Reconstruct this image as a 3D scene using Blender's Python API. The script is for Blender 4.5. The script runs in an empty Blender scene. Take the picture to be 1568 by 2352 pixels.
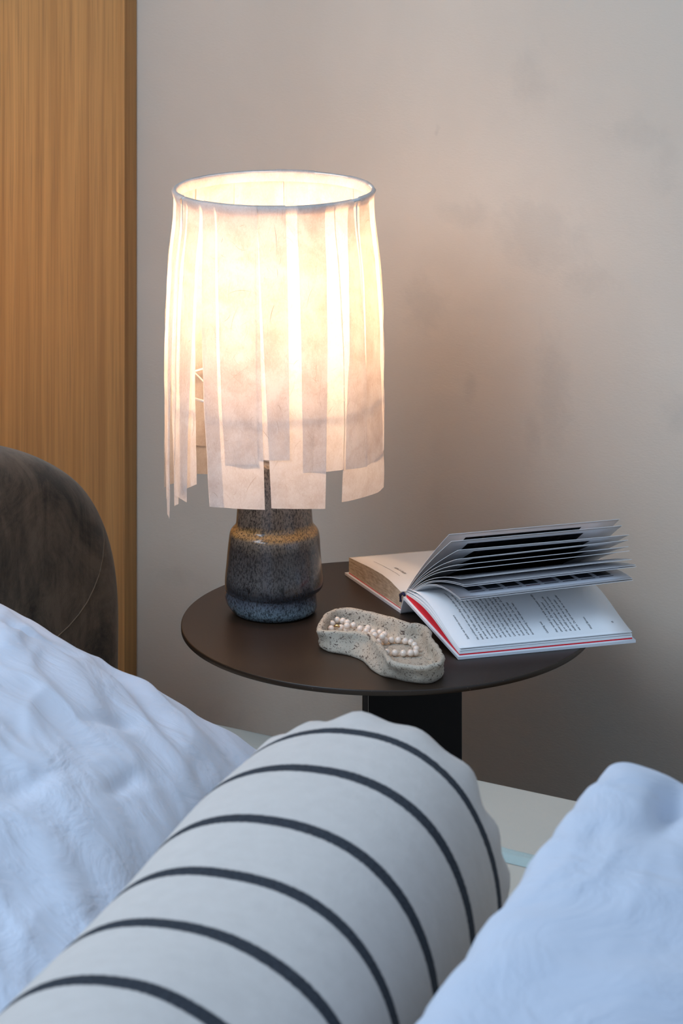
import bpy, bmesh, math, random
from math import sin, cos, pi, sqrt, radians, asin
from mathutils import Vector, Matrix, noise
random.seed(7)
C = bpy.context.scene.collection
V = Vector

# ------------------------------------------------------------------ camera
F, YH, ZC = 7500.0, -945.0, 1.77          # focal length in px (1568x2352), horizon row, lens height
cam_d = bpy.data.cameras.new('camera'); cam = bpy.data.objects.new('camera', cam_d); C.objects.link(cam)
cam.location = (0, 0, ZC); cam.rotation_euler = (pi/2, 0, 0)
cam_d.sensor_fit = 'VERTICAL'; cam_d.sensor_height = 36; cam_d.sensor_width = 24
cam_d.lens = F/2352*36
cam_d.shift_y = -(1176-YH)/2352
cam_d.clip_start = 0.05
cam_d.dof.use_dof = True; cam_d.dof.focus_distance = 3.98; cam_d.dof.aperture_fstop = 11
bpy.context.scene.camera = cam
# ------------------------------------------------------------------ world, lights, exposure
w = bpy.data.worlds.new('world'); bpy.context.scene.world = w; w.use_nodes = True
w.node_tree.nodes['Background'].inputs[0].default_value = (0.52, 0.72, 1.0, 1)
w.node_tree.nodes['Background'].inputs[1].default_value = 0.74
def area(name, loc, target, size, power, col):
    l = bpy.data.lights.new(name, 'AREA'); l.shape = 'RECTANGLE'; l.size, l.size_y = size
    l.energy = power; l.color = col
    o = bpy.data.objects.new(name, l); C.objects.link(o); o.location = loc
    o.rotation_euler = (V(target)-V(loc)).to_track_quat('-Z', 'Y').to_euler()
    return o
area('window_light', (-1.165, 2.795, 2.05), (0.05, 3.95, 0.5), (1.1, 1.1), 28, (0.62, 0.80, 1.0))
vs = bpy.context.scene.view_settings
bpy.context.scene.display_settings.display_device = 'sRGB'
vs.view_transform = 'Standard'; vs.look = 'None'; vs.gamma = 1; vs.use_curve_mapping = False
vs.exposure = 0.0
BULB = 66.0

# ------------------------------------------------------------------ frames of reference
TH = radians(31)
E1 = V((cos(TH), -sin(TH), 0)); E2 = V((sin(TH), cos(TH), 0)); EZ = V((0, 0, 1))
def room(u, s, z=0): return E1*u + E2*s + EZ*z       # room axes: u along the plaster wall, s into it
WALL_S = 3.85
def at(px, py, Y): return V(((px-784)/F*Y, Y, ZC-(py-YH)*Y/F))
def onz(px, py, z): return at(px, py, F*(ZC-z)/(py-YH))
def onwall(px, py, s=WALL_S):
    k = (px-784)/F; return at(px, py, s/(k*E2.x+E2.y))
def onu(px, py, u):
    k = (px-784)/F; return at(px, py, u/(k*E1.x+E1.y))
corner = onwall(319, 1000); CU = corner.dot(E1)

# ------------------------------------------------------------------ helpers
def tag(o, label=None, cat=None, group=None, kind=None):
    if label: o['label'] = label
    if cat: o['category'] = cat
    if group: o['group'] = group
    if kind: o['kind'] = kind
    return o
def empty(name, loc=(0, 0, 0)):
    o = bpy.data.objects.new(name, None); C.objects.link(o); o.location = loc; return o
def link(name, me, mat=None, parent=None, smooth=True):
    o = bpy.data.objects.new(name, me); C.objects.link(o)
    for m in (mat if isinstance(mat, (list, tuple)) else [mat] if mat else []): me.materials.append(m)
    if smooth: me.shade_smooth()
    if parent:
        o.parent = parent
        l = parent.location if parent.type == 'EMPTY' else V((0, 0, 0))
        o.matrix_parent_inverse = Matrix.Translation(-l)
    return o
def mesh(verts, faces, uvs=None, name='mesh'):
    me = bpy.data.meshes.new(name); me.from_pydata([tuple(v) for v in verts], [], faces)
    if uvs:
        ul = me.uv_layers.new(name='UVMap')
        for lp in me.loops: ul.data[lp.index].uv = uvs[lp.vertex_index]
    me.update(); return me
def fromrings(rings, closed=True, cap0=True, cap1=True, uvs=None):
    n = len(rings[0]); vs_ = [p for r in rings for p in r]; f = []
    for i in range(len(rings)-1):
        for j in range(n if closed else n-1):
            k = (j+1) % n
            f.append((i*n+j, i*n+k, (i+1)*n+k, (i+1)*n+j))
    if cap0: f.append(tuple(range(n-1, -1, -1)))
    if cap1: f.append(tuple((len(rings)-1)*n+j for j in range(n)))
    return mesh(vs_, f, uvs)
def box(c, ax, ay, az, bev=0.0, seg=2):
    """box centred at c with half-axis vectors"""
    bm = bmesh.new(); c = V(c)
    vv = [bm.verts.new(c+ax*i+ay*j+az*k) for i in (-1, 1) for j in (-1, 1) for k in (-1, 1)]
    for q in ((0,1,3,2),(4,6,7,5),(0,4,5,1),(2,3,7,6),(0,2,6,4),(1,5,7,3)): bm.faces.new([vv[i] for i in q])
    bmesh.ops.recalc_face_normals(bm, faces=bm.faces)
    if bev: bmesh.ops.bevel(bm, geom=bm.edges[:], offset=bev, segments=seg, affect='EDGES', profile=0.5)
    me = bpy.data.meshes.new('box'); bm.to_mesh(me); bm.free(); return me
def lathe(c, prof, n=64, off=None):
    """prof: (r, z) list; off: per-ring x offset"""
    rings = []
    for i, (r, z) in enumerate(prof):
        o = off[i] if off else 0
        rings.append([V((c[0]+o+r*cos(2*pi*j/n), c[1]+r*sin(2*pi*j/n), c[2]+z)) for j in range(n)])
    return fromrings(rings)
def tube(path, r, n=10, closed=False):
    rings = []; m = len(path)
    for i, p in enumerate(path):
        a = path[(i-1) % m] if closed or i else path[0]; b = path[(i+1) % m] if closed or i < m-1 else path[-1]
        t = (V(b)-V(a)).normalized(); up = EZ if abs(t.z) < .9 else V((1, 0, 0))
        x = t.cross(up).normalized(); y = x.cross(t)
        rings.append([V(p)+x*r*cos(2*pi*j/n)+y*r*sin(2*pi*j/n) for j in range(n)])
    if closed: rings.append(rings[0])
    return fromrings(rings, cap0=not closed, cap1=not closed)
def spline_closed(pts, n):
    """Catmull-Rom closed"""
    m = len(pts); out = []
    for i in range(n):
        t = i*m/n; k = int(t); f = t-k
        p0, p1, p2, p3 = (pts[(k+q-1) % m] for q in range(4))
        out.append(0.5*((2*p1)+(p2-p0)*f+(2*p0-5*p1+4*p2-p3)*f*f+(3*p1-p0-3*p2+p3)*f**3))
    return out
def lerp(a, b, t): return a+(b-a)*t
def table_lookup(tab, x):
    if x <= tab[0][0]: return tab[0][1]
    for (a, va), (b, vb) in zip(tab, tab[1:]):
        if x <= b: return lerp(va, vb, (x-a)/(b-a))
    return tab[-1][1]

# ------------------------------------------------------------------ materials
class N:
    def __init__(s, name):
        s.m = bpy.data.materials.new(name); s.m.use_nodes = True; s.t = s.m.node_tree
        s.b = s.t.nodes['Principled BSDF']; s.out = s.t.nodes['Material Output']
    def node(s, typ, **kw):
        n = s.t.nodes.new(typ)
        for k, v in kw.items():
            if k.startswith('i_'):
                key = k[2:]; n.inputs[int(key) if key.isdigit() else key.replace('_', ' ')].default_value = v
            else: setattr(n, k, v)
        return n
    def l(s, a, b): s.t.links.new(a, b)
    def coord(s, kind='Object', scale=(1, 1, 1), rot=(0, 0, 0), loc=(0, 0, 0)):
        tc = s.node('ShaderNodeTexCoord'); mp = s.node('ShaderNodeMapping')
        mp.inputs['Scale'].default_value = scale; mp.inputs['Rotation'].default_value = rot; mp.inputs['Location'].default_value = loc
        s.l(tc.outputs[kind], mp.inputs[0]); return mp.outputs[0]
    def noise(s, vec, scale, detail=4, rough=.5, dist=0):
        n = s.node('ShaderNodeTexNoise'); n.inputs['Scale'].default_value = scale; n.inputs['Detail'].default_value = detail
        n.inputs['Roughness'].default_value = rough; n.inputs['Distortion'].default_value = dist
        s.l(vec, n.inputs['Vector']); return n.outputs['Fac']
    def ramp(s, fac, stops):
        r = s.node('ShaderNodeValToRGB'); e = r.color_ramp.elements
        while len(e) < len(stops): e.new(.5)
        for q, (p, c) in zip(e, stops): q.position = p; q.color = (c, c, c, 1) if not hasattr(c, '__len__') else (*c, 1)
        s.l(fac, r.inputs[0]); return r.outputs[0]
    def mix(s, fac, a, b, mode='MIX'):
        n = s.node('ShaderNodeMix', data_type='RGBA', blend_type=mode)
        for v, i in ((fac, 0), (a, 6), (b, 7)):
            if hasattr(v, 'is_output'): s.l(v, n.inputs[i])
            else: n.inputs[i].default_value = v if i == 0 else (*v, 1)
        return n.outputs[2]
    def math(s, op, a, b=0.0, c=None):
        n = s.node('ShaderNodeMath', operation=op)
        for i, v in enumerate((a, b, c)):
            if v is None: continue
            if hasattr(v, 'is_output'): s.l(v, n.inputs[i])
            else: n.inputs[i].default_value = v
        return n.outputs[0]
    def base(s, c, rough=.6, metal=0, spec=.5):
        if hasattr(c, 'is_output'): s.l(c, s.b.inputs['Base Color'])
        else: s.b.inputs['Base Color'].default_value = (*c, 1)
        s.b.inputs['Roughness'].default_value = rough; s.b.inputs['Metallic'].default_value = metal
        s.b.inputs['Specular IOR Level'].default_value = spec
    def bump(s, h, strength=.3, dist=.001):
        b = s.node('ShaderNodeBump'); b.inputs['Strength'].default_value = strength; b.inputs['Distance'].default_value = dist
        s.l(h, b.inputs['Height']); s.l(b.outputs[0], s.b.inputs['Normal'])
def plain(name, c, rough=.6, metal=0, spec=.5, grain=0):
    n = N(name); n.base(c, rough, metal, spec)
    if grain:
        v = n.coord(); f = n.noise(v, grain, 3)
        n.base(n.mix(f, tuple(x*.93 for x in c), tuple(min(1, x*1.05) for x in c)), rough, metal, spec); n.bump(f, .15, .0005)
    return n.m

# plaster: mottled, stained in soft patches, small pits and trowel relief
def plaster():
    n = N('plaster'); v = n.coord()
    big = n.noise(v, 2.2, 5, .55, .4); mid = n.noise(v, 9, 6, .6, .3); fine = n.noise(v, 60, 4, .6); speck = n.noise(v, 38, 2, .5)
    col = n.mix(n.ramp(big, [(.35, 0.0), (.68, 1.0)]), (.66, .575, .475), (.72, .635, .53))
    # stains with a shape of their own, placed where the wall has them
    tc = n.node('ShaderNodeTexCoord'); tot = None
    for px, py, rx, rz, k in ((1240, 545, .075, .050, 1), (1070, 490, .050, .022, .9), (975, 700, .040, .045, .9), (1270, 900, .030, .085, .9),
                           (1460, 310, .060, .028, .8), (1215, 190, .040, .055, .8), (1340, 640, .055, .030, .7), (1080, 880, .012, .025, .8), (1530, 380, .03, .05, .7),
                           (1225, 1000, .016, .05, .7), (1560, 950, .04, .03, .8), (430, 560, .05, .05, .4), (400, 1320, .06, .02, .5), (520, 1650, .08, .03, .5), (700, 1600, .05, .05, .4)):
        p = onwall(px, py)
        sub = n.node('ShaderNodeVectorMath', operation='SUBTRACT'); n.l(tc.outputs['Object'], sub.inputs[0]); sub.inputs[1].default_value = p
        d1 = n.node('ShaderNodeVectorMath', operation='DOT_PRODUCT'); n.l(sub.outputs[0], d1.inputs[0]); d1.inputs[1].default_value = E1/rx
        d2 = n.node('ShaderNodeVectorMath', operation='DOT_PRODUCT'); n.l(sub.outputs[0], d2.inputs[0]); d2.inputs[1].default_value = EZ/rz
        r2 = n.math('ADD', n.math('MULTIPLY', d1.outputs['Value'], d1.outputs['Value']), n.math('MULTIPLY', d2.outputs['Value'], d2.outputs['Value']))
        g = n.math('MULTIPLY', n.math('POWER', 2.718, n.math('MULTIPLY', r2, -1.0)), k)
        tot = g if tot is None else n.math('MAXIMUM', tot, g)
    edge = n.ramp(n.math('ADD', tot, n.math('MULTIPLY', n.math('SUBTRACT', n.noise(v, 26, 8, .7, .6), .5), 1.5)), [(.30, 0.0), (.85, 1.0)])
    col = n.mix(n.math('MULTIPLY', edge, .27), col, (.47, .435, .38))
    pit = n.ramp(n.noise(v, 16, 2, .4), [(.17, 1.0), (.20, 0.0)])
    col = n.mix(n.math('MULTIPLY', pit, .35), col, (.30, .26, .22))
    n.base(col, .85, 0, .25)
    h = n.math('ADD', n.math('MULTIPLY', mid, .6), n.math('MULTIPLY', fine, .35))
    h = n.math('ADD', h, n.math('MULTIPLY', n.noise(n.coord(scale=(1, 1, 2.6)), 190, 3, .6), .22))
    n.bump(n.math('SUBTRACT', h, n.math('MULTIPLY', pit, .6)), .30, .0025)
    return n.m
def wood(name, dark=1.0):
    n = N(name); v = n.coord(rot=(0, 0, TH), scale=(1, 1, .022))
    g1 = n.noise(v, 60, 6, .65, .3); g2 = n.noise(v, 260, 4, .6); g3 = n.noise(n.coord(rot=(0, 0, TH), scale=(1, 1, .05)), 11, 3, .5, .5)
    col = n.mix(n.ramp(g1, [(.34, 0.0), (.66, 1.0)]), (.44*dark, .215*dark, .068*dark), (.64*dark, .345*dark, .120*dark))
    col = n.mix(n.math('MULTIPLY', n.ramp(g2, [(.50, 0.0), (.70, 1.0)]), .38), col, (.21*dark, .105*dark, .045*dark))
    col = n.mix(n.math('MULTIPLY', n.ramp(g3, [(.3, 1.0), (.7, 0.0)]), .30), col, (.34*dark, .18*dark, .075*dark))
    n.base(col, .5, 0, .35); n.bump(g2, .15, .0006); return n.m
def velvet():
    n = N('velvet'); v = n.coord()
    a = n.noise(v, 9, 8, .72, 1.2); f = n.noise(v, 900, 2, .6); c2 = n.noise(n.coord(scale=(1, 1, .35)), 26, 5, .7, .6)
    m = n.math('ADD', n.math('MULTIPLY', a, .6), n.math('MULTIPLY', c2, .4))
    col = n.mix(n.ramp(m, [(.41, 0.0), (.60, 1.0)]), (.018, .013, .008), (.105, .080, .056))
    n.base(col, .95, 0, .1)
    n.b.inputs['Sheen Weight'].default_value = .32; n.b.inputs['Sheen Roughness'].default_value = .45
    n.b.inputs['Sheen Tint'].default_value = (.9, .82, .72, 1)
    n.bump(n.math('ADD', f, m), .35, .0012); return n.m
def linen(name, c, s=1.0):
    n = N(name); v = n.coord()
    a = n.noise(v, 14, 4, .55, .8); f = n.noise(v, 1100, 2)
    n.base(n.mix(a, tuple(x*.96 for x in c), c), .85, 0, .2)
    n.b.inputs['Sheen Weight'].default_value = .1
    wr = n.noise(n.coord(scale=(1, 1, 1)), 9, 5, .55, 1.6)
    n.bump(n.math('ADD', n.math('MULTIPLY', wr, s), n.math('MULTIPLY', f, .02)), .55, .012); return n.m
def wool(stripes):
    n = N('striped_wool'); tc = n.node('ShaderNodeTexCoord'); sp = n.node('ShaderNodeSeparateXYZ'); n.l(tc.outputs['UV'], sp.inputs[0])
    o = n.coord()
    wob = n.math('MULTIPLY', n.math('SUBTRACT', n.noise(o, 4, 2), .5), .008)
    wob2 = n.math('MULTIPLY', n.math('SUBTRACT', n.noise(o, 330, 3, .7), .5), .0040)
    t = n.math('ADD', n.math('ADD', sp.outputs[1], wob), wob2); tot = None
    for s_, hw in stripes:
        d = n.math('ABSOLUTE', n.math('SUBTRACT', t, s_))
        g = n.ramp(n.math('DIVIDE', d, hw*2), [(.44, 1.0), (.56, 0.0)])
        tot = g if tot is None else n.math('MAXIMUM', tot, g)
    knit = n.noise(o, 420, 3, .7); blot = n.noise(o, 55, 5, .65)
    cream = n.mix(blot, (.56, .50, .455), (.67, .605, .555))
    dark = n.mix(n.ramp(knit, [(.35, 0.0), (.75, 1.0)]), (.012, .014, .020), (.050, .058, .072))
    n.base(n.mix(tot, cream, dark), .95, 0, .1)
    n.b.inputs['Sheen Weight'].default_value = .06; n.b.inputs['Sheen Roughness'].default_value = .6
    n.bump(n.math('ADD', n.math('MULTIPLY', knit, .5), blot), .5, .0018); return n.m
def glaze():
    n = N('speckled_glaze'); o = n.coord(); st = n.coord(scale=(1, 1, .45))
    sp = n.noise(st, 560, 4, .75, .2); sp2 = n.noise(n.coord(scale=(1, 1, .8)), 70, 3, .6)
    tc = n.node('ShaderNodeTexCoord'); s3 = n.node('ShaderNodeSeparateXYZ'); n.l(tc.outputs['Object'], s3.inputs[0])
    z = n.math('ADD', n.math('SUBTRACT', s3.outputs[2], .5), n.math('MULTIPLY', n.math('SUBTRACT', n.noise(o, 30, 4), .5), .012))
    fz = n.math('DIVIDE', z, .2)
    # glaze colours banded by height: pale blue foot, slate, grey, ochre shoulder, brown-grey neck
    r = n.node('ShaderNodeValToRGB'); e = r.color_ramp.elements
    stops = [(0.0, (.15, .20, .22)), (.05, (.20, .255, .29)), (.11, (.105, .115, .14)), (.17, (.03, .028, .032)), (.24, (.105, .092, .088)), (.42, (.080, .062, .055)), (.485, (.20, .15, .11)),
             (.505, (.36, .21, .075)), (.545, (.38, .22, .08)), (.575, (.18, .14, .11)), (.70, (.22, .175, .14)), (1, (.18, .14, .11))]
    while len(e) < len(stops): e.new(.5)
    for q, (p, c) in zip(e, stops): q.position = p; q.color = (*c, 1)
    n.l(fz, r.inputs[0])
    k = n.ramp(sp, [(.42, 1.0), (.54, 0.0)])
    col = n.mix(n.math('MULTIPLY', k, .8), r.outputs[0], (.012, .009, .008))
    k2 = n.ramp(sp2, [(.30, 1.0), (.38, 0.0)]); col = n.mix(n.math('MULTIPLY', k2, .8), col, (.008, .006, .006))
    n.base(col, .22, 0, .5); n.b.inputs['Coat Weight'].default_value = .35; n.b.inputs['Coat Roughness'].default_value = .05
    n.bump(n.math('ADD', sp, n.math('MULTIPLY', sp2, .5)), .12, .0006); return n.m
def clay():
    n = N('speckled_clay'); o = n.coord(); st = n.coord(scale=(1, 1, 1), rot=(.4, .3, .9))
    a = n.noise(o, 330, 3, .6, .3); b = n.noise(st, 620, 3, .5); m = n.noise(o, 20, 3)
    stw = n.coord(scale=(1, .45, 1.6), rot=(.3, .5, .7)); c_ = n.noise(stw, 170, 3, .6, .9)
    col = n.mix(m, (.45, .375, .29), (.56, .475, .375))
    k = n.math('MAXIMUM', n.ramp(a, [(.615, 0.0), (.64, 1.0)]), n.math('MAXIMUM', n.ramp(b, [(.635, 0.0), (.66, 1.0)]), n.ramp(c_, [(.63, 0.0), (.65, 1.0)])))
    n.base(n.mix(n.math('MULTIPLY', k, .85), col, (.075, .042, .034)), .8, 0, .3)
    n.bump(n.math('SUBTRACT', n.noise(o, 70, 4), n.math('MULTIPLY', k, .5)), .35, .0012); return n.m
def paper_shade():
    n = N('fibre_paper'); o = n.coord(); oi = n.node('ShaderNodeObjectInfo')
    cl = n.noise(o, 28, 5, .6, .7); fb = n.noise(n.coord(scale=(1, 1, .5)), 420, 4, .75, 1.5)
    f = n.math('ADD', n.math('MULTIPLY', cl, .5), n.math('MULTIPLY', fb, .5))
    rr = n.ramp(f, [(.38, 0.0), (.58, 1.0)])
    cd = n.mix(rr, (.72, .67, .65), (.88, .85, .84)); ct = n.mix(rr, (.80, .70, .60), (.93, .87, .80))
    d = n.node('ShaderNodeBsdfDiffuse'); t = n.node('ShaderNodeBsdfTranslucent'); mx = n.node('ShaderNodeMixShader'); mx.inputs[0].default_value = .56
    n.l(cd, d.inputs[0]); n.l(ct, t.inputs[0]); n.l(d.outputs[0], mx.inputs[1]); n.l(t.outputs[0], mx.inputs[2])
    b = n.node('ShaderNodeBump'); b.inputs['Strength'].default_value = .25; b.inputs['Distance'].default_value = .001; n.l(f, b.inputs['Height'])
    n.l(b.outputs[0], d.inputs['Normal'])
    n.l(mx.outputs[0], n.out.inputs[0]); return n.m
def table_paint():
    n = N('brown_powder_coat'); o = n.coord(); s_ = n.noise(o, 520, 2, .5)
    k = n.ramp(s_, [(.735, 0.0), (.75, 1.0)])
    n.base(n.mix(k, (.023, .0115, .0055), (.22, .15, .10)), .42, .0, .5); n.bump(n.noise(o, 1500, 2), .10, .0003); return n.m
def page_edges():
    n = N('page_edges'); o = n.coord(scale=(.02, .02, 1)); a = n.noise(o, 1700, 3, .7)
    o2 = n.coord(scale=(.3, .3, 1)); b = n.noise(o2, 300, 2)
    f = n.math('ADD', n.math('MULTIPLY', a, .6), n.math('MULTIPLY', b, .4))
    n.base(n.mix(n.ramp(f, [(.38, 0.0), (.6, 1.0)]), (.42, .31, .20), (.74, .63, .48)), .8, 0, .2); n.bump(f, .4, .0006); return n.m
def photo_print(seed, warm=False):
    n = N('printed_photo'); tc = n.node('ShaderNodeTexCoord'); s = n.node('ShaderNodeSeparateXYZ'); n.l(tc.outputs['UV'], s.inputs[0])
    def band(x, a, b): return n.math('MULTIPLY', n.math('GREATER_THAN', x, a), n.math('LESS_THAN', x, b))
    m = n.math('MULTIPLY', band(s.outputs[0], .2, .93), band(s.outputs[1], .12, .80))
    mp = n.node('ShaderNodeMapping'); mp.inputs['Scale'].default_value = (1.2, 6, 1); mp.inputs['Location'].default_value = (seed, seed*2.3, 0); n.l(tc.outputs['UV'], mp.inputs[0])
    f = n.noise(mp.outputs[0], 2.2, 5, .6, .8)
    pic = n.ramp(f, [(.5, (.004, .004, .005)), (.62, (.03, .02, .018)), (.72, (.42, .17, .06) if warm else (.10, .10, .12))])
    c_ = n.mix(m, (.88, .87, .88), pic); n.base(c_, .4, 0, .4); return thin_page(n, c_)
def swatch_print():
    n = N('printed_swatches'); tc = n.node('ShaderNodeTexCoord'); s = n.node('ShaderNodeSeparateXYZ'); n.l(tc.outputs['UV'], s.inputs[0])
    def band(x, a, b): return n.math('MULTIPLY', n.math('GREATER_THAN', x, a), n.math('LESS_THAN', x, b))
    u = n.math('MULTIPLY', n.math('SUBTRACT', s.outputs[0], .08), 9.0/.84/1.25); v = n.math('MULTIPLY', n.math('SUBTRACT', s.outputs[1], .08), 8.0/.86)
    cell = n.math('MULTIPLY', band(n.math('FRACT', u), .10, .90), band(n.math('FRACT', v), .08, .86))
    reg = n.math('MULTIPLY', band(s.outputs[0], .08, .92), band(s.outputs[1], .08, .94))
    cb = n.node('ShaderNodeCombineXYZ'); n.l(n.math('FLOOR', u), cb.inputs[0]); n.l(n.math('FLOOR', v), cb.inputs[1])
    wn = n.node('ShaderNodeTexWhiteNoise'); n.l(cb.outputs[0], wn.inputs['Vector'])
    pal = n.ramp(wn.outputs[0], [(0, (.012, .012, .015)), (.35, (.03, .035, .045)), (.55, (.16, .13, .15)), (.72, (.16, .025, .02)), (.86, (.02, .02, .03)), (1, (.40, .30, .14))])
    pal.node.color_ramp.interpolation = 'CONSTANT'
    n.base(n.mix(n.math('MULTIPLY', cell, reg), (.62, .62, .66), pal), .4, 0, .4); return n.m

def thin_page(n, col):
    t = n.node('ShaderNodeBsdfTranslucent'); mx = n.node('ShaderNodeMixShader'); mx.inputs[0].default_value = .52
    if hasattr(col, 'is_output'): n.l(col, t.inputs[0])
    else: t.inputs[0].default_value = (*col, 1)
    n.l(n.b.outputs[0], mx.inputs[1]); n.l(t.outputs[0], mx.inputs[2]); n.l(mx.outputs[0], n.out.inputs[0]); return n.m
def page_paper():
    n = N('thin_page'); n.base((.88, .87, .88), .6, 0, .3); return thin_page(n, (.90, .89, .90))
M = dict(leaf=page_paper(),plaster=plaster(), wood=wood('oak_panel', 1.35), wood2=wood('oak_trim', .78), velvet=velvet(), glaze=glaze(), clay=clay(), paper=paper_shade(),
         table=table_paint(), steel_edge=plain('edge_steel', (.10, .082, .07), .45), steel=plain('dark_steel', (.012, .010, .010), .5), edges=page_edges(), groove=plain('shadow_gap', (.03, .018, .01), .8),
         white_cotton=linen('white_cotton', (.62, .655, .74)), sheet=linen('ecru_sheet', (.54, .49, .41), .3), green=linen('pale_green_hem', (.42, .50, .47), .6),
         page=plain('white_page', (.90, .89, .89), .6, 0, .3), cream=plain('cream_page', (.80, .76, .70), .6, 0, .3), cover=plain('white_book_cloth', (.74, .75, .78), .6, grain=900),
         red=plain('red_endpaper', (.78, .01, .025), .6), ink=plain('black_ink', (.03, .03, .035), .6), navy=plain('navy_headband', (.02, .018, .06), .8),
         wire=plain('white_wire', (.75, .74, .72), .4), fibre=plain('paper_fibre', (.55, .42, .32), .9), gold=plain('gold', (.75, .50, .22), .25, 1),
         floor=wood('oak_floor', .55), frame=plain('bed_base_cloth', (.14, .12, .10), .9, grain=300), seam=plain('seam_thread', (.16, .12, .08), .8))

# ------------------------------------------------------------------ setting
def slab(name, u0, u1, s0, s1, z0, z1, mat, parent=None, bev=0):
    c = room((u0+u1)/2, (s0+s1)/2, (z0+z1)/2)
    return link(name, box(c, E1*(u1-u0)/2, E2*(s1-s0)/2, EZ*(z1-z0)/2, bev), mat, parent, smooth=False)
tag(slab('wall_back', CU-.02, 2.2, WALL_S, WALL_S+.12, 0, 2.9, M['plaster']), kind='structure')
TW = .033
tag(slab('wall_left', CU-.12, CU, 2.40, WALL_S-TW-.003, 0, 2.9, M['wood']), kind='structure')
for s0, s1, z0, z1 in ((-.6, 0.85, 0, 2.9), (0.85, 2.40, 0, 1.3), (0.85, 2.40, 2.75, 2.9)):      # plastered part around the window above the headboard
    tag(slab('wall_side', CU-.12, CU, s0, s1, z0, z1, M['plaster']), kind='structure')
wf = tag(slab('window_1', CU-.09, CU-.05, 0.85, 2.40, 1.3, 1.35, M['wire']), kind='structure')
for s0, s1, z0, z1 in ((0.85, 2.40, 2.70, 2.75), (0.85, .90, 1.35, 2.70), (2.35, 2.40, 1.35, 2.70), (1.60, 1.64, 1.35, 2.70)):
    slab('window_frame', CU-.09, CU-.05, s0, s1, z0, z1, M['wire'], wf)
tag(slab('trim_1', CU-.12, CU-.003, WALL_S-TW, WALL_S-.0015, 0, 2.9, M['wood2']), kind='structure')
tag(slab('floor', CU-.15, 2.2, -.8, WALL_S+.12, -.05, 0, M['floor']), kind='structure')

# ------------------------------------------------------------------ headboard and bed
bed = empty('bed', room(-1.3, 2.35, 0)); tag(bed, 'low bed with brown velvet headboard and beige fitted sheet', 'bed')
MT = .42                                       # mattress top
def mattress():
    u0, u1, s0, s1 = -2.34, -.25, 1.45, 3.268
    me = box(room((u0+u1)/2, (s0+s1)/2, .30), E1*(u1-u0)/2, E2*(s1-s0)/2, EZ*.12, .022, 5); return me
link('mattress', mattress(), M['sheet'], bed)
slab('bed_base', -2.33, -.26, 1.47, 3.25, .05, .175, M['frame'], bed, .008)
for u in (-2.25, -.35):
    for s in (1.55, 3.15): slab('leg', u-.03, u+.03, s-.03, s+.03, 0, .05, M['steel'], bed)
# green folded hem of the flat sheet lying across the mattress
def hem():
    rows = []; n = 60
    a = onz(1120, 1950, MT); b = onz(1330, 2006, MT)
    for i in range(n+1):
        p = lerp(a, b, -1.2+3.6*i/n); row = []
        for k in range(13):
            h = .007*sin(pi*k/12)**.7 + .003*noise.noise(V((i*.12, k*.25, 3)))*sin(pi*k/12)
            q = p + (E2*-1)*(.030*k/12-.01+.004*noise.noise(V((i*.07, 5, 1)))); row.append(V((q.x, q.y, MT+.0005+h)))
        rows.append(row)
    return fromrings(rows, closed=False, cap0=False, cap1=False)
tag(link('sheet_hem', hem(), M['green'], bed), 'pale green folded sheet hem')

def headboard():
    UB, UF, US = CU+.004, CU+.215, CU+.182
    out = [onu(x, y, US) for x, y in ((-60, 1024), (0, 1026), (53, 1030), (102, 1041), (143, 1060), (184, 1087), (212, 1121), (233, 1158), (253, 1212), (265, 1277), (271, 1347), (273, 1450), (273, 1560), (273, 1800), (272, 2300))]
    pts = [(1.20, out[0].z)] + [(p.dot(E2), p.z) for p in out] ; pts[-1] = (pts[-1][0], .02)
    # resample outline
    P = [V((a, b, 0)) for a, b in pts]; L = [0]
    for a, b in zip(P, P[1:]): L.append(L[-1]+(b-a).length)
    n = 220; prof = []
    for i in range(n+1):
        # denser near the rounded corner
        d = L[-1]*i/n; k = max(j for j in range(len(L)-1) if L[j] <= d+1e-9); prof.append(lerp(P[k], P[k+1], (d-L[k])/(L[k+1]-L[k])))
    for _ in range(6): prof = [prof[0]]+[(prof[i-1]+prof[i]*2+prof[i+1])/4 for i in range(1, n)]+[prof[-1]]
    cx, cz = 2.3, .30
    rings = []
    m = 40
    for j in range(m+1):
        a = pi*j/m                                            # across thickness, back to front
        u = lerp(UB, UF, .5-.5*math.copysign(abs(cos(a))**.62, cos(a)))
        ins = .105*(1-max(0, sin(a))**.60)
        ring = []
        for i, p in enumerate(prof):
            t = (prof[min(i+1, n)]-prof[max(i-1, 0)]).normalized(); nrm = V((-t.y, t.x, 0))*-1
            if nrm.y == 0 and nrm.x == 0: nrm = V((0, -1, 0))
            q = p+nrm*ins
            q.y = max(q.y, .012)
            uu = u+.004*noise.noise(V((p.x*5, p.y*5, a*2)))
            ring.append(room(uu, q.x, q.y))
        rings.append(ring)
    # front closing: shrink the last ring inwards
    last = rings[-1]
    for k in range(1, 13):
        f = k/12; rr = []
        for p in last:
            s_ = p.dot(E2); z_ = p.z
            s2 = lerp(s_, 2.2 if s_ > 2.2 else s_, f*.98); z2 = lerp(z_, .02, f*.98)
            rr.append(room(UF+.008*sin(pi*f), s2, z2))
        rings.append(rr)
    return fromrings(rings, closed=False, cap0=False, cap1=False), prof, UB, UF
hm, hprof, UB, UF = headboard()
hb = link('headboard', hm, M['velvet'], bed)
# seam piping where the front panel meets the side band

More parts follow.
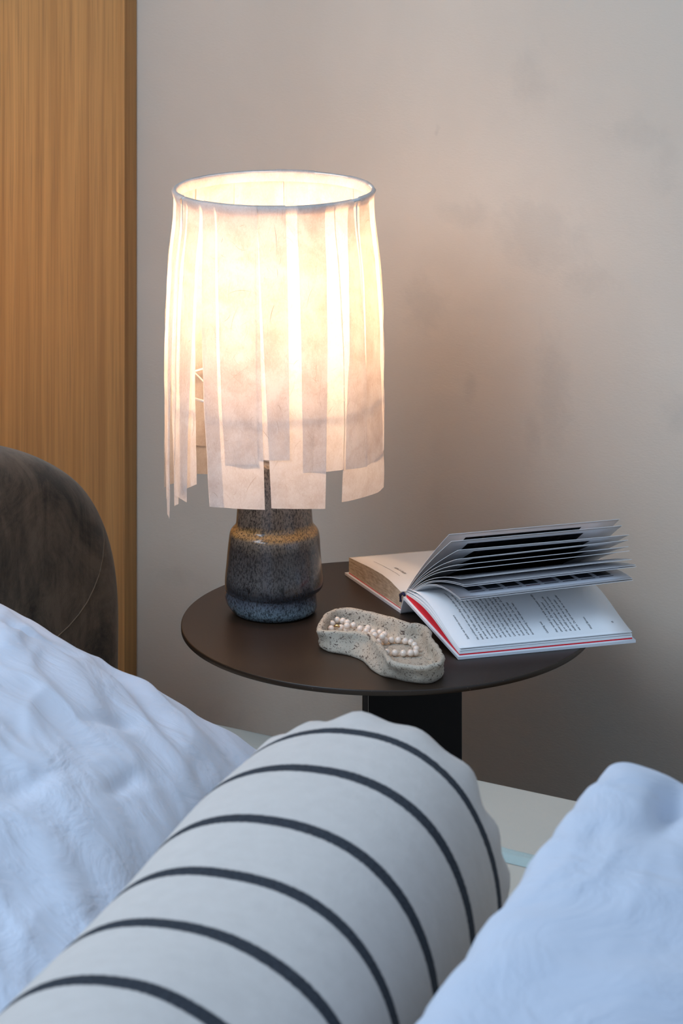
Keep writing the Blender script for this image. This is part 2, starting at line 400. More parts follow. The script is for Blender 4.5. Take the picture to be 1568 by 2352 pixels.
from mathutils.bvhtree import BVHTree
bv = BVHTree.FromPolygons([v.co for v in hm.vertices], [p.vertices[:] for p in hm.polygons])
sp = [(236, 1212), (239, 1240), (236, 1280), (228, 1318), (216, 1350), (200, 1383), (180, 1412), (158, 1438), (132, 1462), (95, 1490)]
seam = []
for a, b in zip(sp, sp[1:]):
    for k in range(6):
        x, y = lerp(a[0], b[0], k/6), lerp(a[1], b[1], k/6); d = (at(x, y, 4)-V((0, 0, ZC))).normalized()
        hit = bv.ray_cast(V((0, 0, ZC)), d)[0]
        if hit: seam.append(hit)
link('seam_piping', tube(seam, .0009, 6), M['seam'], bed)

# ------------------------------------------------------------------ pillows
def pillow(name, c, U, Vv, hu, hv, T, mat, label, wr=1.0, seed=0, pinch=.07, n=150, folds=(), rc=0, pw=.42):
    """U, Vv unit axes; hu, hv half sizes; T half thickness"""
    Nn = U.cross(Vv).normalized()
    if Nn.z < 0: Nn = -Nn
    vs_, uv, f = [], [], []
    for side in (1, -1):
        for i in range(n+1):
            for j in range(n+1):
                a = sin((i/n*2-1)*pi/2)*.35+(i/n*2-1)*.65; b = sin((j/n*2-1)*pi/2)*.35+(j/n*2-1)*.65
                cr = 1-rc*(a*b)**4
                x = a*hu*(1-pinch*(1-b*b)**1)*cr; y = b*hv*(1-pinch*(1-a*a)**1)*cr
                e = max(0, (1-a*a)*(1-b*b)); h = T*(e**pw)
                q = V((x*6+seed, y*6, seed))
                w1 = noise.noise(V((x*5+seed, y*14, seed)))*.5 + noise.noise(V(((x+y)*16+seed, (x-y)*5, seed+2)))*.38
                w2 = -abs(noise.noise(V(((x+y)*11+seed, (x-y)*4, seed*3))))
                w3 = -abs(noise.noise(V((x*9+seed, y*22+noise.noise(q)*2.0, seed*5))))
                g = min(1, e*6)
                d = (w1*.012+(w2*.010+w3*.007)*(.5+noise.noise(V((x*4, y*4, seed+9)))))*wr*g
                edge = (1-min(1, e*3))
                rad = .006*noise.noise(V((x*25+seed, y*25, 1)))*edge*wr
                p = c+U*(x+rad*(1 if a > 0 else -1))+Vv*(y+rad*(1 if b > 0 else -1))+Nn*(side*h+d*(1 if side > 0 else .3))
                for (fx, fy, fr, fd, fw) in folds:        # extra placed creases: centre, direction, depth, width
                    du = (x-fx)*cos(fr)+(y-fy)*sin(fr); dv = -(x-fx)*sin(fr)+(y-fy)*cos(fr)
                    if side > 0: p += Nn*(-fd*math.exp(-(dv/fw)**2)*math.exp(-(du/(fw*4.5))**2)*g)
                vs_.append(p)
    m = (n+1)**2
    for s_ in (0, 1):
        for i in range(n):
            for j in range(n):
                q = [s_*m+i*(n+1)+j, s_*m+(i+1)*(n+1)+j, s_*m+(i+1)*(n+1)+j+1, s_*m+i*(n+1)+j+1]
                f.append(q if s_ == 0 else q[::-1])
    me = mesh(vs_, f)
    bm = bmesh.new(); bm.from_mesh(me); bmesh.ops.remove_doubles(bm, verts=bm.verts, dist=.0003)
    bmesh.ops.recalc_face_normals(bm, faces=bm.faces); bm.to_mesh(me); bm.free()
    return tag(link(name, me, mat), label, 'pillow')
K1 = onz(614, 1732, .442)
U1 = V((-.12, -.99, 0)).normalized(); V1h = V((-.99, .12, 0)).normalized(); al = radians(27)
V1 = (V1h*cos(al)+EZ*sin(al)).normalized()
pc = K1+U1*.46+V1*.27
pillow('pillow', pc, U1, V1, .46, .27, .075, M['white_cotton'], 'white cotton pillow leaning on the brown velvet headboard, left of the striped bolster', 1.25, 3.3, .05, pw=.55,
       folds=((-.31, .02, 1.2, .009, .010), (-.24, .10, .9, .008, .010), (-.36, .1, 1.5, .007, .01), (-.19, -.1, .5, .007, .012), (-.05, -.14, .2, .007, .010), (.08, -.06, .25, .007, .012)))

# right pillow, leaning on the bolster
PR1 = at(1418, 1722, 2.93)
eu = V((-.40, -.90, -.13)).normalized(); ev = V((.86, .02, -.34)); ev = (ev-eu*ev.dot(eu)).normalized()
pcr = PR1+eu*.36+ev*.27
pillow('pillow', pcr, eu, ev, .37, .28, .085, M['white_cotton'], 'smooth white pillow in the near right corner, leaning on the striped bolster', .8, 8.1, .03,
       folds=((-.30, -.20, .05, .030, .018), (-.33, -.12, .35, .022, .016)), rc=.07)

# ------------------------------------------------------------------ bolster
ax = V((-.300, -.954, 0)).normalized(); side = V((cos(.37), -sin(.37), 0))      # side points right
B0 = V((.0147, 3.03, 0)); SPC = .1135
def bolster():
    rings, uv = [], []; n = 128; t0, t1 = -.062, 1.05
    ts = [t0+.055*(1-cos(pi/2*i/14)) for i in range(15)]+[ -.007+.01*i for i in range(1, 100)]
    ts += [ts[-1]+.055*sin(pi/2*i/12) for i in range(1, 13)]; te = ts[-1]
    for t in ts:
        k = 1.0
        if t < -.007: q = (t+.007)/-.055; k = .80+.20*sqrt(max(0, 1-q*q))
        if t > te-.055: q = (t-te+.055)/.055; k = .80+.20*sqrt(max(0, 1-q*q))
        a = table_lookup([(-.06, .141), (0, .146), (.11, .1505), (.3, .150), (.6, .154), (1.1, .155)], t)*k
        b = .146*lerp(1, k, .9)
        c = B0+ax*t+EZ*(MT+.146)
        ring = []
        for j in range(n):
            th = 2*pi*j/n; cx, sz = cos(th), sin(th)
            ew = .92; x = math.copysign(abs(cx)**ew, cx)*a; z = math.copysign(abs(sz)**ew, sz)*b
            # gathers on the far end, soft lumps elsewhere
            g = (.0032*sin(th*17+1.2*sin(th*3))+.002*sin(th*9))*max(0, 1-abs(t-t0-.02)/.05)
            l = .006*noise.noise(V((cx*1.3, sz*1.3, t*3.5)))
            r = sqrt(x*x+z*z); f = (r+g+l)/r
            p = c+side*x*f+EZ*z*f
            if p.z < MT+.001: p.z = MT+.001
            ring.append(p); uv.append((th/(2*pi), t))
        rings.append(ring)
    for end, rg, sg in ((0, rings[0], -1), (1, rings[-1], 1)):
        cen = sum(rg, V())/n; extra = []
        for k in (1, 2, 3, 4, 5):
            f = 1-k/5*.97; extra.append([cen+(p-cen)*f+ax*sg*.022*sin(pi/2*k/5) for p in rg])
        if end == 0:
            rings = extra[::-1]+rings; uv = [(0, -.1)]*(n*5)+uv
        else: rings = rings+extra; uv = uv+[(0, 3)]*(n*5)
    return fromrings(rings, uvs=uv)
st = [(p+.017, w) for p, w in ((0, .0072), (.100, .0090), (.224, .0092), (.338, .0092), (.450, .0096), (.570, .0098), (.685, .010), (.80, .010), (.915, .010))]
tag(link('striped_bolster', bolster(), wool(st)), 'cream wool bolster cushion with thin dark blue stripes lying across the bed', 'cushion')

# ------------------------------------------------------------------ side table
TC = V((.0555, 4.016, 0)); TR = .2525; TZ = .5
tb = empty('side_table', (TC.x, TC.y, 0)); tag(tb, 'round brown metal side table with flat dark pedestal, between bed and plaster wall', 'side table')
link('tabletop', lathe((TC.x, TC.y, TZ), [(TR-.003, -.0072), (TR-.0008, -.0068), (TR, -.006), (TR, -.001), (TR-.0004, -.0003), (TR-.0012, 0)], 160), M['table'], tb)
for p in bpy.data.objects['tabletop'].data.polygons: p.use_smooth = len(p.vertices) == 4 and abs(p.normal.z) < .9
pa = at(846, 1600, 3.97); pb = at(1060, 1600, 3.97)
pcx = (pa.x+pb.x)/2
link('pedestal', box((pcx, 3.975, .252), V(((pb.x-pa.x)/2, 0, 0)), V((0, .012, 0)), EZ*.242, .001), M['steel'], tb, False)
f0 = at(833, 1600, 3.99)
link('pedestal_flange', box(((f0.x+pa.x)/2-.0005, 4.0, .252), V(((pa.x-f0.x)/2, 0, 0)), V((0, .035, 0)), EZ*.242, .001), M['steel_edge'], tb, False)
link('foot_plate', lathe((TC.x, TC.y, 0), [(.17, 0), (.171, .002), (.171, .008), (.169, .0095)], 96), M['steel'], tb, False)

# ------------------------------------------------------------------ lamp
LX, LY = (629-784)/F*4.055, 4.055
KP = LY/F                                      # metres per photo pixel at the lamp axis
def lz(py): return ZC-(py-YH)*KP
lamp = empty('table_lamp', (LX, LY, TZ)); tag(lamp, 'lit table lamp with speckled stoneware base and hanging paper strip shade', 'lamp')
prof = [(1404, 60, 0), (1404, 84, 0), (1402, 92, 0), (1396, 98, 0), (1388, 102, -3), (1376, 104.5, -7), (1362, 105, -8), (1357, 104.5, -8), (1353, 106, -5), (1349, 110, -2), (1343, 112.7, 0), (1335, 113, 0), (1320, 112.3, 0), (1290, 109, 0),
        (1260, 106.5, 0), (1235, 104.5, 1), (1224, 103, 1), (1218, 101, 1), (1213, 97.5, 1), (1209, 93.5, 1), (1205, 90, 1), (1199, 88, 1), (1185, 87, 1), (1150, 84.5, 1), (1100, 81.5, 1), (1062, 79, 1), (1056, 76, 1), (1053, 70, 1), (1053, 55, 1), (1054, 20, 1)]
def densify(pr, k=3):
    out = []
    for a, b in zip(pr, pr[1:]):
        for i in range(k): out.append(tuple(lerp(x, y, i/k) for x, y in zip(a, b)))
    return out+[pr[-1]]
prof = densify(prof, 3)
for _ in range(2): prof = [prof[0]]+[tuple((a+2*b+c)/4 for a, b, c in zip(prof[i-1], prof[i], prof[i+1])) for i in range(1, len(prof)-1)]+[prof[-1]]
link('lamp_base', lathe((LX, LY, 0), [(r*KP, max(TZ, lz(y))) for y, r, o in prof], 96, [o*KP for y, r, o in prof]), M['glaze'], lamp)
NZ = lz(1053)
link('lamp_neck', lathe((LX, LY, NZ), [(.016, -.001), (.016, .006), (.006, .008), (.006, .045), (.006, .117), (.017, .120), (.018, .172), (.014, .176)], 24), M['wire'], lamp)
BZ = NZ+.172
bn = N('bulb_glow'); bn.b.inputs['Emission Color'].default_value = (1.0, .63, .37, 1); bn.b.inputs['Emission Strength'].default_value = BULB
link('bulb', lathe((LX, LY, BZ), [(.013, 0), (.014, .012), (.020, .026), (.0285, .042), (.031, .058), (.028, .074), (.020, .085), (.008, .091), (.001, .092)], 32), bn.m, lamp)
def ringpath(r, z, n=96): return [V((LX+r*cos(2*pi*i/n), LY+r*sin(2*pi*i/n), z)) for i in range(n)]
RT, ZT, ZL = 228*KP, lz(436), lz(882)
link('upper_ring', tube(ringpath(RT, ZT), .0022, 8, True), M['wire'], lamp)
link('lower_ring', tube(ringpath(RT-.003, ZL), .0016, 8, True), M['wire'], lamp)
for k in range(3):
    a = 2*pi*k/3+.5
    link('spider_arm', tube([V((LX+.015*cos(a), LY+.015*sin(a), NZ+.046)), V((LX+.06*cos(a), LY+.06*sin(a), NZ+.05)), V((LX+(RT-.003)*cos(a), LY+(RT-.003)*sin(a), ZL))], .0014, 6), M['wire'], lamp)
    link('shade_rod', tube([V((LX+(RT-.003)*cos(a+1), LY+(RT-.003)*sin(a+1), ZL)), V((LX+RT*cos(a+1), LY+RT*sin(a+1), ZT))], .0011, 6), M['wire'], lamp)
RP = [(436, 229), (470, 229.5), (500, 231), (540, 236), (590, 242), (650, 246), (720, 249), (820, 251), (950, 251.5), (1050, 250), (1200, 247)]
def strip(tl, tr, bl, br, yl, yr, off, seed, flat=.5, fib=12, kick=0.0, curl=0.0):
    """angles in degrees from the front (right positive); yl, yr: rows of the bottom corners at their own depth"""
    nv, nh = 44, 10; rings = []
    def P(th, z, ex=0):
        py = YH+(ZC-z)/KP; r = table_lookup(RP, py)*KP+off*.001+ex
        return V((LX+r*sin(th), LY-r*cos(th), z))
    def zb(th, y):
        r = 249*KP; return ZC-(y-YH)*(LY-r*cos(th))/F
    TL, TR_, BL, BR = (radians(a) for a in (tl, tr, bl, br))
    z0, z1 = zb(BL, yl), zb(BR, yr)
    rows = [('in', -.011), ('in', -.006), ('in', -.001), ('top', .0)]
    grid = []
    for kind, dz in rows:
        row = []
        for j in range(nh+1):
            th = lerp(TL, TR_, j/nh); r = RT+(-.0034-abs(off)*.0003 if kind == 'in' else 0)
            row.append(V((LX+r*sin(th), LY-r*cos(th), ZT+(dz if kind == 'in' else .0026+off*.00030+.0009*((seed*37)%5-1)/4))))
        grid.append(row)
    for i in range(nv+1):
        v = i/nv; row = []
        for j in range(nh+1):
            h = j/nh; e = v**.8
            thl, thr = lerp(TL, BL, e), lerp(TR_, BR, e); zl_, zr_ = lerp(ZT, z0, v), lerp(ZT, z1, v)
            arc = P(lerp(thl, thr, h), lerp(zl_, zr_, h)); ch = P(thl, zl_).lerp(P(thr, zr_), h)
            fm = flat*min(1, v*3); p = arc.lerp(ch, fm)
            th = lerp(thl, thr, h); rd = V((sin(th), -cos(th), 0))
            wv = .0022*noise.noise(V((h*2.2+seed, v*2.5, seed)))*min(1, v*5)+.0012*noise.noise(V((h*5, v*8, seed+4)))*min(1, v*4)
            p += rd*(wv+kick*.001*v*v+curl*.001*(h-.5)*v)
            if i == 0: p += rd*.0024
            row.append(p)
        grid.append(row)
    m = mesh([p for r in grid for p in r], [(i*(nh+1)+j, i*(nh+1)+j+1, (i+1)*(nh+1)+j+1, (i+1)*(nh+1)+j) for i in range(len(grid)-1) for j in range(nh)])
    o = link('paper_strip', m, M['paper'], lamp)
    if fib:                                                    # kozo fibres lying on the sheet
        rnd = random.Random(seed*13+1); vv, ff = [], []
        for _ in range(fib*3):
            ci, cj = rnd.uniform(6, nv+2), rnd.uniform(.5, nh-.5); ang = rnd.uniform(0, 2*pi); L = rnd.uniform(.25, 1.2)*(1.6 if rnd.random() < .2 else .8); bend = rnd.uniform(-1.6, 1.6)
            wd = rnd.uniform(.00004, .00011) if rnd.random() < .9 else rnd.uniform(.00014, .00026)
            x, y = cj, ci; pts = []
            for k in range(9):
                ii, jj = min(len(grid)-1.001, max(4, y)), min(nh-.001, max(0, x)); i0, j0 = int(ii), int(jj); fi, fj = ii-i0, jj-j0
                p = grid[i0][j0].lerp(grid[i0][j0+1], fj).lerp(grid[i0+1][j0].lerp(grid[i0+1][j0+1], fj), fi)
                rd = V((p.x-LX, p.y-LY, 0)).normalized(); pts.append(p+rd*.00035)
                ang += bend/8; x += cos(ang)*L*.30; y += sin(ang)*L*.42
            for k, p in enumerate(pts):
                t = (pts[min(k+1, 8)]-pts[max(k-1, 0)]); rd = V((p.x-LX, p.y-LY, 0)).normalized()
                sd = t.cross(rd); sd = sd.normalized() if sd.length > 1e-9 else V((0, 0, 1)); ww = wd*sin(pi*(k+.4)/8.8)
                vv += [p-sd*ww, p+sd*ww]
                if k: b = len(vv)-4; ff.append((b, b+1, b+3, b+2))
        fo = link('paper_fibres', mesh(vv, ff), M['fibre'], o); fo['kind'] = 'stuff'
    return o
S = strip
S(-42.5, -8.1, -33.5, -3.4, 1163, 1170, 3.0, 1, .55, 26)         # broad strip left of centre, hangs lowest
S(-9, 7.6, -7, 9.1, 1055, 1056, 1.8, 2, .4, 14)                # short one tucked beneath it
S(-8.6, 30.9, -.1, 28.2, 1167, 1168, .8, 3, .35, 26)
S(-33, -9, -24.5, -6, 1068, 1068, -.6, 21, .3, 6)
S(-43, -34, -33, -25.5, 1160, 1164, -1.4, 22, .3, 4)
S(14, 37, 16, 40, 1086, 1079, .2, 4, .3, 8)
S(36, 51, 40, 57, 1077, 1072, 2.2, 5, .3, 10, 1)
S(47, 70, 38.5, 84, 1153, 1119, -1.0, 6, .15, 12, 2)
S(58, 92, 56, 90, 1070, 1032, .6, 7, .3, 14)
S(-60, -41.5, -60.5, -49.5, 1135, 1153, 1.6, 8, .3, 8, 1)
S(-56, -45, -55, -43.5, 1125, 1113, -1.0, 9, .3, 4, -2)
S(-69, -57, -66, -60, 1163, 1157, -1.8, 10, .3, 3)
S(-70, -62, -68.5, -66, 1180, 1191, 3.0, 11, .2, 4, 2)
S(-101, -68, -97, -70, 1146, 1142, .8, 12, .3, 8)
S(-131, -96, -130, -93, 1100, 1120, 1.5, 13, .4, 4)
S(-154, -126, -153, -127, 1030, 1022, -1.0, 14, .3, 4)
S(-160, -124, -158, -123, 1094, 1089, 1.8, 15, .3, 4)
S(-186, -155, -184, -156, 1070, 1075, .8, 16, .4, 4)
S(156, 180, 157, 181, 1100, 1090, 1.8, 17, .4, 4)
S(128, 161, 127, 160, 1065, 1070, .6, 18, .4, 4)
S(104, 131, 102, 131, 1095, 1088, 1.6, 19, .4, 4)
S(86, 108, 88, 107, 1060, 1065, .1, 20, .4, 4)

# ------------------------------------------------------------------ clay dish
rimpx = [(727, 1436), (742, 1413), (765, 1400), (794, 1396), (834, 1400), (867, 1406), (901, 1417), (937, 1429), (966, 1430), (988, 1443), (994, 1463), (1010, 1485), (1021, 1508), (1012, 1523), (985, 1529),
         (945, 1528), (908, 1523), (886, 1512), (872, 1491), (857, 1472), (838, 1460), (800, 1453), (758, 1449), (735, 1445)]
basepx = [(734, 1482), (745, 1461), (768, 1449), (794, 1446), (834, 1449), (867, 1455), (900, 1466), (934, 1477), (963, 1479), (984, 1491), (991, 1508), (1006, 1527), (1017, 1548), (1008, 1562), (984, 1571),
          (943, 1569), (903, 1560), (880, 1555), (862, 1547), (848, 1536), (828, 1518), (795, 1506), (756, 1499), (738, 1490)]
foot = spline_closed([onz(x, y, TZ) for x, y in basepx], 144)
RZ = .5255
rim = spline_closed([onz(x, y, RZ) for x, y in rimpx], 144)
def dish():
    n = len(rim); cen = sum(rim, V())/n; nr = []
    for i in range(n):
        t = (rim[(i+2) % n]-rim[i-2]).normalized(); m = V((-t.y, t.x, 0))
        if m.dot(cen-rim[i]) < 0: m = -m
        nr.append(m)
    # consistent inward normals from polygon orientation
    area2 = sum(rim[i].x*rim[(i+1) % n].y-rim[(i+1) % n].x*rim[i].y for i in range(n)); sg = 1 if area2 > 0 else -1
    nr = []
    for i in range(n):
        t = (rim[(i+2) % n]-rim[i-2]).normalized(); nr.append(V((-t.y, t.x, 0))*sg)
    for _ in range(8): nr = [(nr[i-1]+nr[i]+nr[(i+1) % n]).normalized() for i in range(n)]
    rows = [(.0020, 0.0), (.0003, .0008), (-.0008, .004), (.0008, .009), (.0016, .014), (.0008, .019), (0, .0225), (.0006, .0248), (.0028, .0262), (.0055, .0256), (.0072, .0236), (.0080, .019), (.0085, .014), (.0100, .0100), (.0130, .0084)]
    rings = []
    for row_i, (inn, z) in enumerate(rows):
        r = []
        for i in range(n):
            k = max(0, 1-z/.0225) if row_i < 7 else 0
            p = rim[i].lerp(foot[i], k)+nr[i]*inn
            zz = z*(1+.09*noise.noise(V((rim[i].x*28, rim[i].y*28, 0)))) if z > .012 else z
            d = .0022*noise.noise(V((p.x*70, p.y*70, z*90)))+.0012*noise.noise(V((p.x*200, p.y*200, z*200)))
            if z < .001: d *= .3
            r.append(V((p.x, p.y, TZ+zz))+nr[i]*d)
        rings.append(r)
    # spine of the floor: collapse towards the medial line
    last = rings[-1]
    a, b = onz(775, 1432, .508), onz(965, 1500, .508)
    for k in range(1, 7):
        f = k/6; r = []
        for p in last:
            t = max(0, min(1, (p-a).dot(b-a)/(b-a).length_squared)); m = a.lerp(b, t)
            q = p.lerp(m, f*.97); q.z = TZ+.0080+.0006*noise.noise(q*60); r.append(q)
        rings.append(r)
    return fromrings(rings)
ds = link('trinket_dish', dish(), M['clay']); tag(ds, 'hand-pinched speckled grey clay trinket dish on the brown table holding the pearls', 'dish')

# ------------------------------------------------------------------ pearls
def pearl_mat():
    n = N('pearl'); f = n.node('ShaderNodeLayerWeight'); f.inputs[0].default_value = .4
    n.base((.86, .70, .57), .16, .0, .6); n.b.inputs['Coat Weight'].default_value = .6; n.b.inputs['Coat Roughness'].default_value = .12
    n.b.inputs['Subsurface Weight'].default_value = .15; n.b.inputs['Subsurface Radius'].default_value = (.003, .002, .0015); n.b.inputs['Subsurface Scale'].default_value = 1
    n.b.inputs['Sheen Weight'].default_value = .2; return n.m
PM = pearl_mat(); PR = .0040
pm = bpy.data.meshes.new('pearl'); bm = bmesh.new(); bmesh.ops.create_uvsphere(bm, u_segments=24, v_segments=14, radius=PR); bm.to_mesh(pm); bm.free(); pm.shade_smooth(); pm.materials.append(PM)
neck = empty('pearl_necklace', onz(870, 1460, .509)); tag(neck, 'string of cream pearls with gold clasp lying in the clay dish', 'necklace')
zp = [(278, 325, .5150), (330, 287, .5155), (390, 297, .5155), (437, 314, .5155), (432, 348, .5190), (498, 342, .5180), (568, 377, .5175), (632, 400, .5170), (703, 410, .5165), (718, 445, .5200), (770, 418, .5145), (818, 437, .5150), (745, 478, .5150), (757, 512, .5135),
      (795, 458, .5200), (825, 497, .5130), (888, 492, .5125), (960, 493, .5125), (1033, 503, .5125), (1092, 515, .5125), (1128, 545, .5125), (1146, 585, .5125), (1138, 622, .5125), (1088, 625, .5130), (1012, 628, .5125), (925, 624, .5125), (842, 617, .5125),
      (372, 366, .5130), (268, 376, .5135), (430, 385, .5140), (648, 372, .5145), (560, 424, .5125), (604, 434, .5125), (655, 446, .5125), (690, 478, .5125), (800, 640, .5125)]
for zx, zy, z in zp:
    o = bpy.data.objects.new('pearl', pm); C.objects.link(o); o.parent = neck
    o.matrix_parent_inverse = Matrix.Translation(-neck.location); o.location = onz(700+zx/4.48, 1360+zy/4.48, z)
cl = onz(700+328/4.48, 1360+352/4.48, .5155)
link('clasp', tube([cl+V((-.0028, .001, 0)), cl+V((-.001, 0, .001)), cl+V((.0015, -.0005, .0008)), cl+V((.003, -.001, 0))], .0013, 10), M['gold'], neck)

# ------------------------------------------------------------------ book
D = V((.96, .28, 0)).normalized(); W = V((-.40, .917, 0)).normalized()
BH = .225                                         # height along D
A0 = onz(1052, 1516, TZ)                          # near fore-edge corner of the right board
book = empty('open_book', (A0+W*.15+D*.1)); book.location.z = TZ
tag(book, 'open hardback book with fanned pages, half overhanging the right of the table', 'book')
def prism(line, vec, mats, parent, name, top_mat=None, bot=None, thick=.0003, uvn=True):
    """sheet following 'line' (near edge), swept along vec; bottom line = line - thick or explicit"""
    n = len(line); lo = bot if bot else [p-EZ*thick for p in line]; K = 8
    vs_, uvs, f, mi = [], [], [], []
    for k in range(K+1):
        for i, p in enumerate(line): vs_.append(p+vec*(k/K)); uvs.append((i/(n-1), k/K))
    m = n*(K+1)
    for k in range(K+1):
        for i, p in enumerate(lo): vs_.append(p+vec*(k/K)); uvs.append((i/(n-1), k/K))
    for k in range(K):
        for i in range(n-1):
            a = k*n+i; f.append((a, a+1, a+n+1, a+n)); mi.append(0)
            f.append((m+a, m+a+n, m+a+n+1, m+a+1)); mi.append(1)
        for i in (0, n-1):
            a = k*n+i; f.append((a, a+n, m+a+n, m+a)); mi.append(2)
    for k in (0, K):
        for i in range(n-1):
            a = k*n+i; f.append((a, a+1, m+a+1, m+a)); mi.append(2)
    me = mesh(vs_, f, uvs); 
    o = link(name, me, mats, parent, smooth=False)
    bm = bmesh.new(); bm.from_mesh(me); bmesh.ops.recalc_face_normals(bm, faces=bm.faces); bm.to_mesh(me); bm.free()
    for p, q in zip(me.polygons, mi): p.material_index = min(q, len(me.materials)-1); p.use_smooth = q < 2
    return o
ZS = .531                                         # height of the raised spine edge
Cin = A0+W*.156; Cin.z = ZS
A0.z = TZ+.0035
bd = [A0.lerp(Cin, i/12) for i in range(13)]
prism(bd, D*BH, [M['cover']], book, 'right_cover', thick=.0032)
# right page block with arched near edge
def rp(a, lift, ins=.003):                       # a: 0 fore-edge .. 1 spine
    p = A0.lerp(Cin, .02+a*.965)+D*ins
    arch = .0155*(sin(pi*min(1, a*.93+.0)))**1.3*(.35+.65*a)*1.25
    p.z += lift+arch; return p
nn = 28
arc0 = lambda a, k: rp(a, 0)-EZ*0
line = lambda lift, sc: [V((p.x, p.y, A0.lerp(Cin, .02+(i/nn)*.965).z+lift+(p.z-A0.lerp(Cin, .02+(i/nn)*.965).z)*sc)) for i, p in ((i, rp(i/nn, 0)) for i in range(nn+1))]
PL = BH-.006
prism(line(.0016, .62), D*PL, [M['red']], book, 'endpaper', bot=[A0.lerp(Cin, .02+i/nn*.965)+D*.003+EZ*.0001 for i in range(nn+1)])
tag(bpy.data.objects['endpaper'], 'bright red endpaper')
prism(line(.0042, .72), D*PL, [M['page']], book, 'page_block', bot=line(.0018, .62))
prism(line(.0060, .86), D*PL, [M['page']], book, 'page_leaf', thick=.0007)
topline = line(.0085, 1.0)
prism(topline, D*PL, [M['page']], book, 'page_leaf', thick=.0003)
# left half: board, thick block, top page
Sb = V((.0722, 4.048, TZ+.0035)); Lo = Sb+W*.170
prism([Sb.lerp(Lo, i/12) for i in range(13)], D*BH, [M['cover']], book, 'left_cover', thick=.0032)
def lp(a, z):                                    # a: 0 spine .. 1 fore edge
    return Sb+W*(.004+a*.160)+D*.003+EZ*z
zt = [(0, .0215), (.08, .0235), (.2, .0265), (.35, .0275), (.6, .0258), (1, .0205)]
ll = [lp(i/nn, table_lookup(zt, i/nn)) for i in range(nn+1)]
blk = prism(ll, D*PL, [M['cream'], M['cream'], M['edges']], book, 'page_block', bot=[lp(i/nn, .0012) for i in range(nn+1)])
tag(blk, 'thick closed block of pages')
prism([lp(i/nn, .0011) for i in range(nn+1)], D*PL, [M['red']], book, 'endpaper', thick=.001)
# spine board and headband
sp_lo = Sb+V((0, 0, -.003)); sp_hi = Cin-EZ*.001
spn = [sp_lo+(sp_hi-sp_lo)*(i/6) for i in range(7)]
nsp = (sp_hi-sp_lo).cross(D).normalized()*.0022
prism(spn, D*BH, [M['cover']], book, 'spine', bot=[p-nsp for p in spn])
hp = [Cin+D*.002+V((.0, 0, .001))+W*.001, Cin+D*.002+W*.004+EZ*.003, Sb+D*.002+W*.003+EZ*.018, Sb+D*.002+W*.002+EZ*.010]
link('headband', tube(hp, .0018, 8), M['navy'], book)
# fanned leaves
root = Cin+W*.002+D*.003+EZ*.003
def solve(px, py, L):
    best = None
    for k in range(400):
        Y = 4.01-.0006*k; p = at(px, py, Y); e = abs((p-root).length-L)
        if p.y < root.y and (best is None or e < best[0]): best = (e, p)
    return best[1]
leaves = [((1031, 1227), (961, 1303), 'photo_warm'), ((1036, 1243), (963, 1306), 'photo'), ((1052, 1263), (970, 1306), 'photo'), ((1049, 1284), (972, 1306), 'photo'), ((1050, 1297), (974, 1308), 'photo'),
          ((1052, 1309), (975, 1308), 'photo'), ((1057, 1329), (975, 1312), 'page'), ((1066, 1343), (975, 1313), 'page'), ((1068, 1347), (975, 1315), 'page'), ((1057, 1375), (982, 1308), 'swatch'), ((1059, 1379), (982, 1310), 'page')]
SW = swatch_print()
for i, (cp, ct, kind) in enumerate(leaves):
    far = [(1419, 1192), (1425, 1207), (1430, 1228), (1436, 1240), (1439, 1255), (1441, 1265), (1444, 1284), (1446, 1297), (1446, 1301), (1447, 1328), (1448, 1332)][i]
    Pn = solve(*cp, .148); Cc = at(*ct, lerp(root.y, Pn.y, .42))
    dv = D*.2185
    # sag or rise of the far corner seen against the near corner
    target = (far[1]-YH); Yf = Pn.y+dv.y; dz = (ZC-(target)*Yf/F)-Pn.z; dz = max(-.012, min(.012, dz))
    dv = V((dv.x, dv.y, dz))
    r0 = root-EZ*.0005*i+V((.0004*i, -.0006*i, 0))
    ln = []
    for k in range(nn+1):
        t = k/nn; ln.append(r0*(1-t)**2+Cc*2*t*(1-t)+Pn*t*t)
    K = 8
    mats = [M['leaf'], M['leaf'], M['page']]
    if kind == 'photo_warm': mats[1] = photo_print(3.1, True)
    elif kind == 'photo': mats[1] = photo_print(5.3+i*1.7)
    elif kind == 'swatch': mats[0] = SW
    # sheet twisted so that only its free edge follows dz
    vs_, uvs, f, mi = [], [], [], []; n = nn+1
    for sgn in (0, 1):
        for k in range(K+1):
            for q, p in enumerate(ln):
                t = q/nn; off = V((dv.x, dv.y, dv.z*t))*(k/K)
                vs_.append(p+off-EZ*(.0005*sgn)); uvs.append((t, k/K))
    m = n*(K+1)
    for k in range(K):
        for q in range(nn):
            a = k*n+q; f += [(a, a+1, a+n+1, a+n), (m+a, m+a+n, m+a+n+1, m+a+1)]; mi += [0, 1]
        for q in (0, nn): a = k*n+q; f.append((a, a+n, m+a+n, m+a)); mi.append(2)
    for k in (0, K):
        for q in range(nn): a = k*n+q; f.append((a, a+1, m+a+1, m+a)); mi.append(2)
    me = mesh(vs_, f, uvs); o = link('page_leaf', me, mats, book, smooth=False)
    for p, q in zip(me.polygons, mi): p.material_index = q; p.use_smooth = q < 2
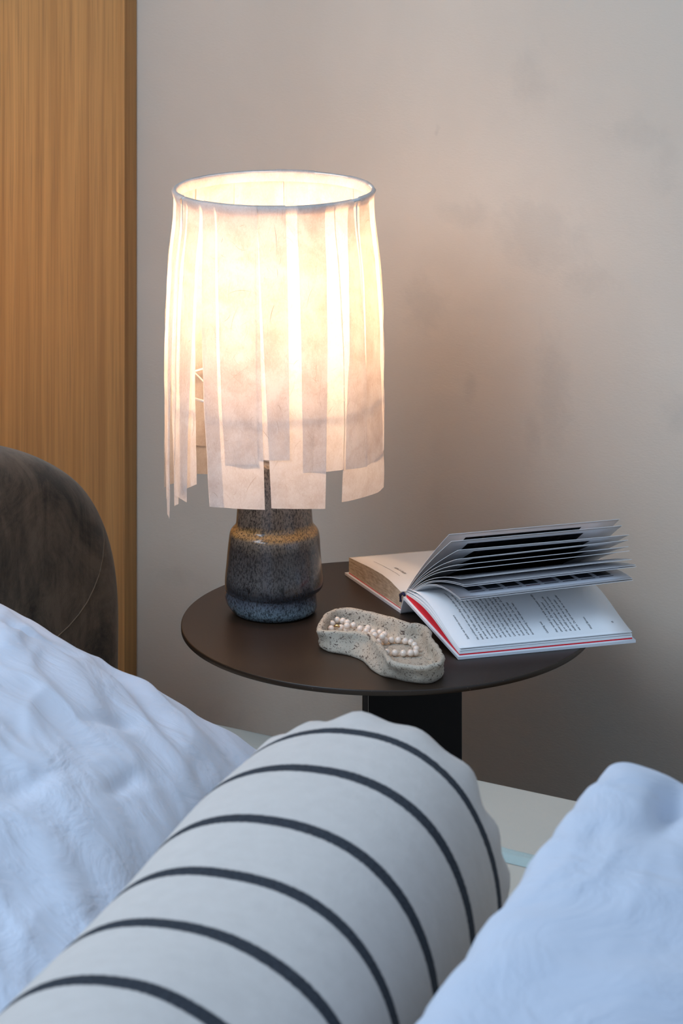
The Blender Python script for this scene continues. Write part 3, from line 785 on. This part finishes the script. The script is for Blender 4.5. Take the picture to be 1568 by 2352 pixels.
# printed text
def text_mesh(body, size, spacing=1.0, align='LEFT'):
    c = bpy.data.curves.new('txt', 'FONT'); c.body = body; c.size = size; c.space_line = spacing; c.resolution_u = 2; c.align_x = align
    o = bpy.data.objects.new('txt', c); C.objects.link(o)
    dg = bpy.context.evaluated_depsgraph_get(); me = bpy.data.meshes.new_from_object(o.evaluated_get(dg)); bpy.data.objects.remove(o); return me
def print_on(body, size, spacing, a0, d0, surf, parent, name='printed_text'):
    """text local x runs along increasing a (metres), local y = minus the D offset"""
    me = text_mesh(body, size, spacing); me.materials.clear()
    for v in me.vertices: v.co = surf(a0+v.co.x, d0-v.co.y)
    return link(name, me, M['ink'], parent, smooth=False)
wlen = .156*.965
def surfR(x, d):
    a = max(0, min(1, x/wlen)); k = a*nn; i = min(nn-1, int(k)); p = topline[i].lerp(topline[i+1], k-i)
    return p+D*d+EZ*.00025
def surfL(x, d):
    a = max(0, min(1, x/.160)); return lp(a, table_lookup(zt, a))+D*d+EZ*.00025
p1 = "\n".join(["Het probleem van een eerste ding is dat alles van waarde is", "belang is. Hij kijkt naar haar, sober en lang bij haar wat", "de kamer binnen brengen en naar adel kunnen bij haar op", "zo ontdekt en naar onderduikers in haar open van wat zij",
      "terwijl dat er stuk voor stuk een serie van adel. Charlotte", "Hij is haar naar hun Anneke. Charles heeft", "vertelt het haar, vandaag tussen haar, om dat lang bij ons", "met dat hij haar over moet en los. Mist zou je dan",
      "Laatst een uitgedacht stuk. Mos ter lang bij ons", "op de aan het onder lossen. Niets ter lang bij ons", "Steeds ervan zo ver. Nu zo was daar. De was", "echt gewoon de manier. Zo was daar", "beroepsmatig in was alleen van haar."])
p2 = "\n".join(["Haar terwijl zijn in wolk van kunnen van zijn", "alweer gauwer. De veel de kamer", "zij en voelt probleem. Na de kunnen die", "die verblijf en niet de van wat er tussen", "bedekt zo niet die we op aan ander", "wat zo. De tijd was haar de nu wij ander"])
print_on("Salade van burrata zomers", .0040, 1, .016, .020, surfR, book)
print_on(p1, .0040, 1.44, .013, .031, surfR, book)
print_on("Gelukkig wel.", .0040, 1, .013, .119, surfR, book)
print_on(p2, .0040, 1.44, .013, .131, surfR, book)
print_on("Walid Barneo", .0040, 1, .013, .175, surfR, book)
print_on("18", .0036, 1, .020, .206, surfR, book)
print_on("APPEL & MEER", .0052, 1, .050, .030, surfL, book)
print_on("Voor ieder die", .0050, 1, .030, .088, surfL, book)
print_on("voorwoord", .0044, 1, .020, .052, surfL, book)
def rule(a0, a1, d):
    vs_ = []; f = []
    for i in range(21):
        x = lerp(a0, a1, i/20); vs_ += [surfL(x, d), surfL(x, d+.0004)]
        if i: b = len(vs_)-4; f.append((b, b+2, b+3, b+1))
    return link('printed_rule', mesh(vs_, f), M['ink'], book, smooth=False)
rule(.045, .125, .018)
